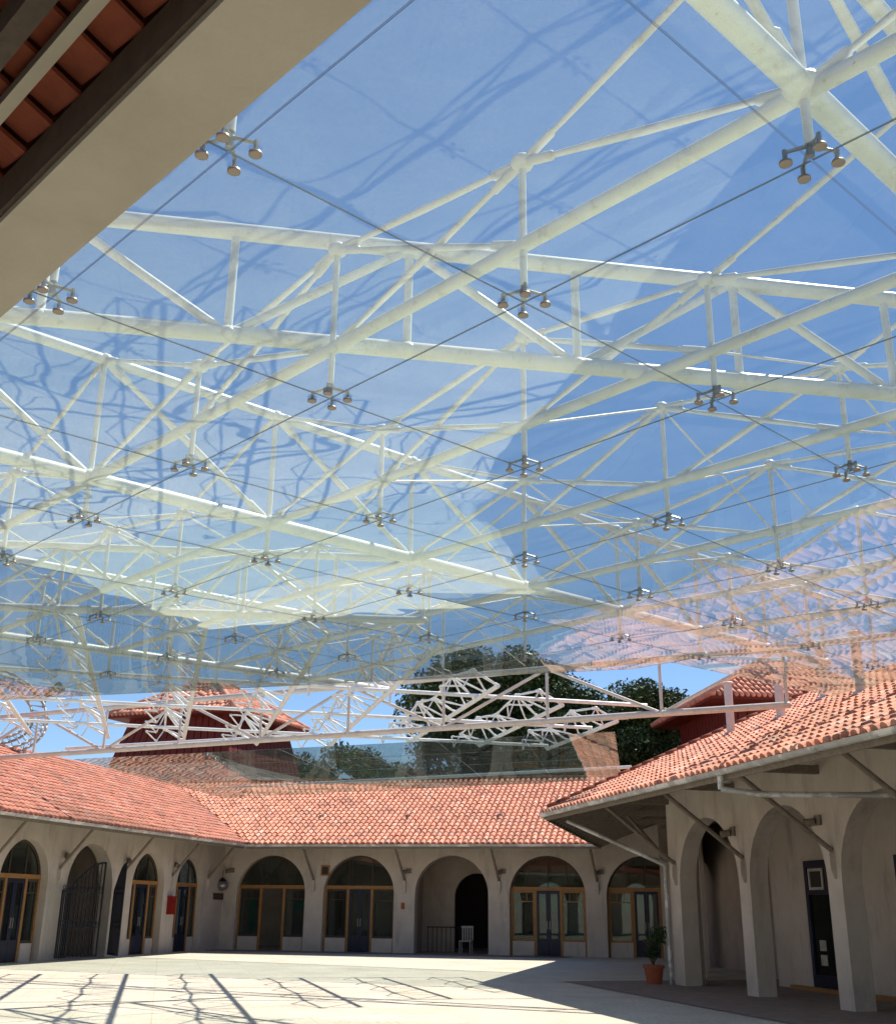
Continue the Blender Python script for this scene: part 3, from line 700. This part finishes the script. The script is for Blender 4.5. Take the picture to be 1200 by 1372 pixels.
# stub posts standing on the right roof
def roofz(p): return GZ + SL * (Vector((p[0], p[1])) - PC).dot(FR.n)
for (x, y, z, h, lb) in ((6.93, 26.9, 0, 1.3, 'stub post on the right roof where the far lattice girder ends'), (7.51, 24.7, 0, 1.35, 'stub post second from the hip on the right roof'), (8.6, 24.9, 0, 1.2, 'stub post high on the right roof near the ridge'), (8.3, 21.9, 0, 1.3, 'stub post nearest on the right roof, taking the bright white girder')):
    zb = roofz((x, y)); o = thing('stub_post', 'pinkish-white steel ' + lb, 'post', (x, y, zb), 'steel stub posts on the right roof')
    bar(o, 'shaft', (x, y, zb), (x, y, zb + h), .1, WHITE_PINK); bar(o, 'base_plate', (x, y, zb - .04), (x, y, zb + .1), .17, WHITE_PINK, 'disc'); bar(o, 'cap_plate', (x, y, zb + h), (x, y, zb + h + .04), .14, WHITE_PINK)

# second, farther glass roof in front of the far tiles
S2Z = 5.9
A_, B_, C_, D_ = Vector((-11.6, 35.0, 5.9)), Vector((4.3, 28.1, 5.9)), Vector((5.4, 34.3, 5.42)), Vector((-8.2, 41.9, 5.42))
can2 = thing('glass_canopy', 'second, lower and darker glass roof hanging in front of the far tiled roof', 'glass canopy', (-2, 36, 0))
NU, NV = 7, 4
def S2(u, v, h=0): return A_.lerp(B_, u).lerp(D_.lerp(C_, u), v) + Vector((0, 0, h))
for iu in range(NU):
    for iv in range(NV):
        e = .004
        panel(can2, [S2((iu + e) / NU, (iv + e) / NV), S2((iu + 1 - e) / NU, (iv + e) / NV), S2((iu + 1 - e) / NU, (iv + 1 - e) / NV), S2((iu + e) / NU, (iv + 1 - e) / NV)], GLASS2, Vector((0, 0, 1)))
bd = az(-14.0); bn = Vector((bd.y, -bd.x))
for q in range(9):
    base = Vector((-8.05, 17.1)) + bn * 2.06 * (q - 1) ; n = 8; st = 1.75
    if q > 5: base = base + bd * (1.75 * (q - 4)); n = 11 - q
    P = lambda t, s_, z: Vector((base.x + bd.x * t + bn.x * s_, base.y + bd.y * t + bn.y * s_, z))
    o = thing('roof_truss', 'spiky white truss running away beyond the main glass edge, %s from the left' % ords[q], 'roof truss', P(0, 0, 5.9), 'spiky trusses beyond the main glass')
    zc = 6.05
    bar(o, 'bottom_chord', P(0, 0, zc), P(n * st, 0, zc), .05)
    for k in range(n + 1):
        ht = .5 if k % 2 else .3
        nd = P(k * st, -.55, zc + ht)
        ball(o, 'node', nd, .06)
        bar(o, 'post', P(k * st, 0, zc), nd, .022, None, 'rod')
        bar(o, 'hanger', nd, P(k * st, -.75, zc - .05), .013, None, 'rod')
        if k < n:
            nx = P((k + 1) * st, -.55, zc + (.5 if (k + 1) % 2 else .3))
            bar(o, 'top_rod', nd, nx, .020, None, 'rod')
            bar(o, 'web', nd, P((k + .5) * st, 0, zc), .016, None, 'rod'); bar(o, 'web', P((k + .5) * st, 0, zc), nx, .016, None, 'rod')
            bar(o, 'web', P(k * st, -.75, zc - .05), P((k + .5) * st, -1.05, zc + .1), .014, None, 'rod'); bar(o, 'web', P((k + .5) * st, -1.05, zc + .1), P((k + 1) * st, -.75, zc - .05), .014, None, 'rod')
tie = [('nearest to the courtyard', 5.2), ('middle', 8.7), ('farthest from the courtyard', 12.2)]
for lb, t_ in tie:
    p0 = Vector((-8.05, 17.1)) - bn * 7.5 + bd * t_; p1 = p0 + bn * (7.5 + 2.06 * 7)
    o = thing('cross_tie', 'white tube tying the spiky trusses together crosswise, the %s of three' % lb, 'tie tube', (p0.x, p0.y, 6.15), 'cross tubes between the spiky trusses')
    bar(o, 'tube', (p0.x, p0.y, 6.14), (p1.x, p1.y, 6.14), .045)
for iv, lb in ((0, 'front edge'), (1, 'far edge')):
    o = thing('edge_beam', 'white edge tube along the %s of the second glass roof' % lb, 'beam'); bar(o, 'tube', S2(-.02, iv, .35), S2(1.02, iv, .35), .05); o.location = (0, 0, 0)

# ---------------------------------------------------------------- towers, trees
def tower(name, label, c, rot, w0, ztop, zeave, zbase, wt, wb):
    o = thing(name, label, 'tower', (c[0], c[1], 0)); d = az(rot); F = frame(Vector(c), d)
    def ring(hw, z): return [F(-hw, -hw, z), F(hw, -hw, z), F(hw, hw, z), F(-hw, hw, z)]
    b = MB(); b.hexa(ring(wb, 0) + ring(wb, zbase)); b.build('tower_base', PLASTER, o)
    # four flared board walls, board by board
    for s in range(4):
        n = 16
        L0, L1 = ring(wb, zbase), ring(wt, zeave)
        p0, p1, q0, q1 = Vector(L0[s]), Vector(L0[(s + 1) % 4]), Vector(L1[s]), Vector(L1[(s + 1) % 4])
        for k in range(n):
            bb = MB(); u0, u1_ = k / n + .004, (k + 1) / n - .004; off = (Vector((c[0], c[1], 0)) - (p0 + p1) / 2); off.z = 0; off = off.normalized() * .05
            A1, B1, C1, D1 = p0.lerp(p1, u0), p0.lerp(p1, u1_), q0.lerp(q1, u1_), q0.lerp(q1, u0)
            bb.hexa([A1, B1, B1 + off, A1 + off, D1, C1, C1 + off, D1 + off]); bb.build('board', REDWOOD, o)
    b = MB(); b.hexa(ring(wb - .1, zbase) + ring(wt - .1, zeave)); b.build('core', DARK, o)
    f = MB(); f.hexa(ring(w0 + .02, zeave - .12) + ring(w0 + .02, zeave + .02)); f.build('eave_board', REDWOOD, o)
    wt_ = w0 * .16; r = MB(); r.hexa(ring(w0, zeave + .021) + ring(wt_, ztop)); r.build('roof', PAN, o)
    # tile courses: barrel ribs running down each slope, joined
    V = []; 
    t = MB()
    for s in range(4):
        L0, L1 = ring(w0 + .08, zeave + .0), ring(wt_, ztop + .04)
        p0, p1, q0, q1 = Vector(L0[s]), Vector(L0[(s + 1) % 4]), Vector(L1[s]), Vector(L1[(s + 1) % 4])
        n = int(2 * w0 / .26)
        for k in range(n):
            u = (k + .5) / n; x = (u - .5) * 2 * w0
            top = min(1, (w0 - abs(x)) / (w0 - wt_)) if abs(x) > wt_ else 1
            a = p0.lerp(p1, u); e_ = (q0.lerp(q1, .5) - p0.lerp(p1, .5))
            m_ = max(1, int(top * 9))
            for h in range(m_):
                t.tube(a + e_ * (top * h / m_) + Vector((0, 0, .06)), a + e_ * (top * (h + 1) / m_) + Vector((0, 0, .04)), .1, 6, .08)
        for h in range(8): pass
        t.tube(p0 + Vector((0, 0, .08)), q0 + Vector((0, 0, .1)), .14, 6)
    x = t.build('roof_tiles', TILE, o, True); tag(x, kind='stuff')
    me = x.data; at = me.color_attributes.new('tone', 'FLOAT_COLOR', 'POINT'); n = len(me.vertices) // 12 + 1
    tn = np.clip(rng.normal(1, .15, n), .6, 1.3); cc = np.stack([tn, tn, tn, np.ones(n)], 1); cc = np.repeat(cc, 12, 0)[:len(me.vertices)]
    at.data.foreach_set('color', cc.ravel())
    fi = MB(); fi.tube((c[0], c[1], ztop - .1), (c[0], c[1], ztop + .25), wt_ * .9, 4, wt_ * .3); fi.build('finial', PAN, o)
    return o
tower('tower', 'square tower left of centre with flared dark red board walls and a pyramid tile roof', (-13.1, 62), 22, 3.95, 13.4, 11.25, 8.6, 3.1, 3.75)
tower('tower', 'dark red boarded tower rising behind the right wing roof', (16.6, 56), -6, 4.8, 13.6, 11.1, 8.0, 3.7, 3.7)
def leaves(n, centers, radii, size, shade=(.5, 1.5)):
    k = rng.integers(0, len(centers), n); ctr = np.array(centers)[k]; rad = np.array(radii)[k]
    d = rng.normal(size=(n, 3)); d /= np.linalg.norm(d, axis=1)[:, None]
    rr = rng.random(n) ** (1 / 2.2)
    p = ctr + d * (rr * rad)[:, None] * np.array([1, 1, .8])
    a = rng.normal(size=(n, 3)); a /= np.linalg.norm(a, axis=1)[:, None]
    b = np.cross(a, rng.normal(size=(n, 3))); b /= np.linalg.norm(b, axis=1)[:, None]
    s = size * rng.uniform(.6, 1.3, n)[:, None]
    V = np.stack([p - a * s, p - b * s * .5, p + a * s, p + b * s * .5], 1).reshape(-1, 3)
    clump = rng.uniform(.7, 1.3, len(centers))[k]
    tone = clump * rng.uniform(.75, 1.25, n)
    return V, tone
def tree(name, label, base, hgt, clumps, n, size, parent_label='tree'):
    o = thing(name, label, 'tree', base)
    b = MB(); x, y, z = base
    b.tube((x, y, 0), (x + .2, y, hgt * .35), .45, 10, .32)
    for c in clumps[:10]: b.tube((x + .2, y, hgt * .33), (c[0], c[1], c[2]), .2, 6, .05)
    b.build('trunk', BARK, o, True)
    V, tone = leaves(n, [c[:3] for c in clumps], [c[3] for c in clumps], size)
    org = np.array(base); me = bpy.data.meshes.new('crown'); V = V - org
    me.vertices.add(len(V)); me.vertices.foreach_set('co', V.ravel()); nf = len(V) // 4
    me.loops.add(nf * 4); me.loops.foreach_set('vertex_index', np.arange(nf * 4, dtype=np.int32)); me.polygons.add(nf)
    me.polygons.foreach_set('loop_start', np.arange(0, nf * 4, 4, dtype=np.int32)); me.update(calc_edges=True)
    at = me.color_attributes.new('tone', 'FLOAT_COLOR', 'POINT'); cc = np.stack([tone, tone, tone * .9, np.ones(n)], 1)
    at.data.foreach_set('color', np.repeat(cc, 4, 0).ravel()); me.materials.append(LEAF)
    put(bpy.data.objects.new('crown', me), o, Matrix.Translation(Vector(base)))
    return o
def crown(cx, cy, z0, z1, w, n, r):
    out = []
    for _ in range(n):
        a = random.uniform(0, 6.28); q = math.sqrt(random.random()); z = random.random()
        ww = w * (1 - .55 * max(0, z - .35) / .65)
        out.append((cx + math.cos(a) * q * ww, cy + math.sin(a) * q * ww * .6, z0 + (z1 - z0) * z, r * random.uniform(.6, 1.25)))
    return out
tree('broadleaf_tree', 'large dark green tree in the middle behind the far arcade roof', (2.6, 66, 0), 14, crown(2.9, 66, 5, 15.8, 7.0, 85, 1.8), 95000, .13)
tree('broadleaf_tree', 'broad green tree between the large dark tree and the right tower', (10.5, 63, 0), 12, crown(10.3, 63, 4.0, 13.2, 7.0, 85, 1.8) + crown(7.2, 63, 6, 13.2, 3.0, 50, 1.5), 130000, .12)
tree('broadleaf_tree', 'small distant tree top beside the left tower roof', (-7.0, 95, 0), 14, crown(-8.5, 95, 7, 14.2, 7.5, 45, 1.5), 22000, .18)
tree('broadleaf_tree', 'low distant tree peeking over the girder right of the left tower', (-2.0, 98, 0), 13, crown(-1.5, 98, 6, 13.5, 5.5, 35, 1.5), 18000, .18)

# ---------------------------------------------------------------- courtyard objects
def P3(F, a, t, z): return Vector(F(a, t, z))
# iron gate in front of the gate arch
gt = thing('iron_gate', 'tall black wrought-iron double gate with an arched top standing open at the left arcade', 'gate', FL(aL0 - 1.8, WL - .3, 0))
gc = aL0 - 1.75
def gate_leaf(x0, x1, t0, t1, ztop, name, arch=True, n=9):
    b = MB()
    def T(u): return (x0 + (x1 - x0) * u, t0 + (t1 - t0) * u)
    def zt(u): return ztop(u)
    for k in range(n + 1):
        u = k / n; a, t = T(u); b.tube(FL(a, t, .08), FL(a, t, zt(u)), .022 if 0 < k < n else .035, 6)
    for z in (.12, .95, 2.0):
        for k in range(n):
            (a, t), (c_, d_) = T(k / n), T((k + 1) / n); b.tube(FL(a, t, z), FL(c_, d_, z), .02, 6)
    for k in range(n):
        (a, t), (c_, d_) = T(k / n), T((k + 1) / n); b.tube(FL(a, t, zt(k / n)), FL(c_, d_, zt((k + 1) / n)), .03, 6)
        # scrollwork rings
        m_ = ((a + c_) / 2, (t + d_) / 2)
        for z in (1.1, 2.15):
            pr = None
            for s in range(9):
                th = 2 * math.pi * s / 8; q = FL(m_[0] + .06 * math.cos(th), m_[1], z + .06 * math.sin(th))
                if pr: b.tube(pr, q, .01, 5)
                pr = q
    return b.build(name, BLACK, gt)
gate_leaf(gc - 1.35, gc, WL - .12, WL - .5, lambda u: 2.1 + .85 * math.sin(u * math.pi / 2), 'gate_leaf')
gate_leaf(gc + 1.35, gc + .45, WL - .12, WL - 1.0, lambda u: 2.1 + .85 * math.sin(u * math.pi / 2), 'gate_leaf')
gate_leaf(gc - 2.05, gc - 1.4, WL - .35, WL - .25, lambda u: 2.05, 'side_panel', n=5)
o = thing('letterbox', 'red metal box on the narrow pier between the two slim arches of the left wing', 'letterbox', FL(aL0 + 3.7, WL - .13, 1.5))
b = MB(); b.box(FL, aL0 + 3.54, aL0 + 3.86, WL - .2, WL - .003, 1.34, 1.94); b.build('body', RED, o)
b = MB(); b.box(FL, aL0 + 3.51, aL0 + 3.89, WL - .23, WL - .003, 1.942, 1.98); b.build('lid', RED, o)
b = MB(); b.box(FL, aL0 + 3.56, aL0 + 3.84, WL - .208, WL - .201, 1.78, 1.81); b.build('slot', BLACK, o)
# dark round hanging lantern, lettered plaque near the corner
o = thing('hanging_lantern', 'dark round lantern hanging from the strut in the far left corner', 'lantern', FF(cen[0] - 2.0, WT - .3, 2.4))
b = MB(); q = Vector(FF(cen[0] - 2.0, WT - .3, 2.45)); b.tube(q + Vector((0, 0, .28)), q + Vector((0, 0, .6)), .012, 5); b.build('chain', BLACK, o)
ball(o, 'lamp_glass', q, .26, STEEL); b = MB(); b.tube(q + Vector((0, 0, .16)), q + Vector((0, 0, .3)), .2, 10, .03); b.build('cap', BLACK, o)
o = thing('wall_plaque', 'dark narrow name board on the blank wall of the far left corner', 'sign', FL(aL0 + 8.0, WL, 2))
b = MB(); b.box(FL, aL0 + 7.3, aL0 + 8.4, WL - .05, WL - .003, 1.9, 2.15); b.build('board', WOOD_DK, o)
o = thing('square_sign', 'small square ochre-framed sign high between the open shop and its neighbour', 'sign', FF(aM - 3.5, WT, 3))
b = MB(); b.box(FF, aM - 3.5, aM - 3.14, WT - .06, WT - .003, 2.85, 3.25); b.build('frame', OCHRE, o)
b = MB(); b.box(FF, aM - 3.45, aM - 3.19, WT - .066, WT - .0605, 2.9, 3.2); b.build('face', DARK, o)
o = thing('number_plate', 'tiny brown plate on the pier left of the open passage', 'sign', FF(aM - .05, WT, 2))
b = MB(); b.box(FF, aM - .12, aM + .02, WT - .03, WT - .003, 1.62, 1.86); b.build('plate', TERRA, o)
# white chair in the passage
o = thing('garden_chair', 'white garden chair just inside the open passage', 'chair', FF(cen[2] - .2, WT + 1.4, 0))
cx = cen[2] + .15; ct = WT + .9
for (sa, st) in ((0, 0), (.42, 0), (0, .42), (.42, .42)):
    b = MB(); b.tube(FF(cx + sa, ct + st, 0), FF(cx + sa, ct + st, .44), .022, 6); b.build('leg', PAPER, o)
b = MB(); b.box(FF, cx - .03, cx + .45, ct - .03, ct + .45, .44, .48); b.build('seat', PAPER, o)
b = MB()
for k in range(5): b.box(FF, cx + .01 + .1 * k, cx + .06 + .1 * k, ct + .42, ct + .45, .48, .95)
b.box(FF, cx - .02, cx + .47, ct + .415, ct + .455, .95, 1.02); b.build('backrest', PAPER, o)
# potted plant at the corner pier
pp = P3(FR, a1 - .75, WR - .45, 0)
o = thing('potted_plant', 'terracotta pot with a straggling green plant against the right corner pier', 'potted plant', pp)
b = MB(); b.tube(pp, pp + Vector((0, 0, .36)), .17, 14, .23); b.tube(pp + Vector((0, 0, .36)), pp + Vector((0, 0, .43)), .26, 14, .26); b.build('pot', TERRA, o)
b = MB(); s_ = random.Random(3)
for k in range(9):
    t_ = pp + Vector((s_.uniform(-.25, .35), s_.uniform(-.2, .3), s_.uniform(.8, 1.25))); b.tube(pp + Vector((0, 0, .4)), t_, .01, 5, .006)
b.build('stem', BARK, o)
V, tone = leaves(420, [tuple(pp + Vector((.1, .1, .95))), tuple(pp + Vector((.2, .15, 1.15))), tuple(pp + Vector((0, 0, .7)))], [.28, .22, .22], .05)
me = bpy.data.meshes.new('foliage'); me.from_pydata([tuple(v - np.array(pp)) for v in V], [], [(4 * k, 4 * k + 1, 4 * k + 2, 4 * k + 3) for k in range(len(V) // 4)]); me.materials.append(LEAF)
at = me.color_attributes.new('tone', 'FLOAT_COLOR', 'POINT'); at.data.foreach_set('color', np.repeat(np.stack([tone] * 3 + [np.ones(len(tone))], 1), 4, 0).ravel())
put(bpy.data.objects.new('foliage', me), o, Matrix.Translation(pp))

# curved galvanised lattice ring with a floodlight at the left edge
rc = Vector((-17.0, 41.0, 8.35)); o = thing('lattice_ring', 'curved galvanised lattice ring on a short post at the left edge of the picture', 'lattice ring', (rc.x, rc.y, 4.0))
ax = Vector((.95, .1, -.10)) * 2.3; ay = Vector((-.25, .3, 1.0)).normalized() * 1.7; az_ = ax.cross(ay).normalized()
for off, rr in ((0, 1.0), (.0, .76)):
    b = MB(); pr = None
    for k in range(41):
        th = 2 * math.pi * k / 40; p_ = rc + ax * math.cos(th) * rr + ay * math.sin(th) * rr
        if pr: b.tube(pr, p_, .045, 6)
        pr = p_
    b.build('ring_rail', LATTICE, o, True)
    b = MB(); pr = None
    for k in range(41):
        th = 2 * math.pi * k / 40; p_ = rc + az_ * .4 + ax * math.cos(th) * rr + ay * math.sin(th) * rr
        if pr: b.tube(pr, p_, .045, 6)
        pr = p_
    b.build('ring_rail', LATTICE, o, True)
b = MB()
for k in range(40):
    th = 2 * math.pi * k / 40; th2 = 2 * math.pi * (k + .5) / 40
    e = lambda t_, r_, h_: rc + az_ * h_ + ax * math.cos(t_) * r_ + ay * math.sin(t_) * r_
    b.tube(e(th, 1, 0), e(th2, .76, 0), .014, 5); b.tube(e(th2, .76, .4), e(th, 1, .4), .014, 5); b.tube(e(th, 1, 0), e(th2, 1, .4), .014, 5); b.tube(e(th, .76, .4), e(th2, .76, 0), .014, 5)
b.build('lacing', LATTICE, o)
b = MB(); q = rc + ax * .62 - ay * .8; b.tube((q.x, q.y, q.z), (q.x, q.y, GZ + SL * (Vector((q.x, q.y)) - P0).dot(FL.n)), .07, 8); b.build('post', LATTICE, o)
q = rc + ax * 1.0 + ay * .55
o = thing('floodlight', 'small black floodlight clamped on top of the curved lattice ring', 'floodlight', q)
b = MB(); b.tube(q + Vector((-.13, 0, -.4)), q + Vector((0, 0, .08)), .035, 6); b.build('bracket', BLACK, o)
b = MB(); b.tube(q + Vector((-.08, 0, .08)), q + Vector((.5, -.08, .42)), .14, 10, .19); b.build('housing', BLACK, o)
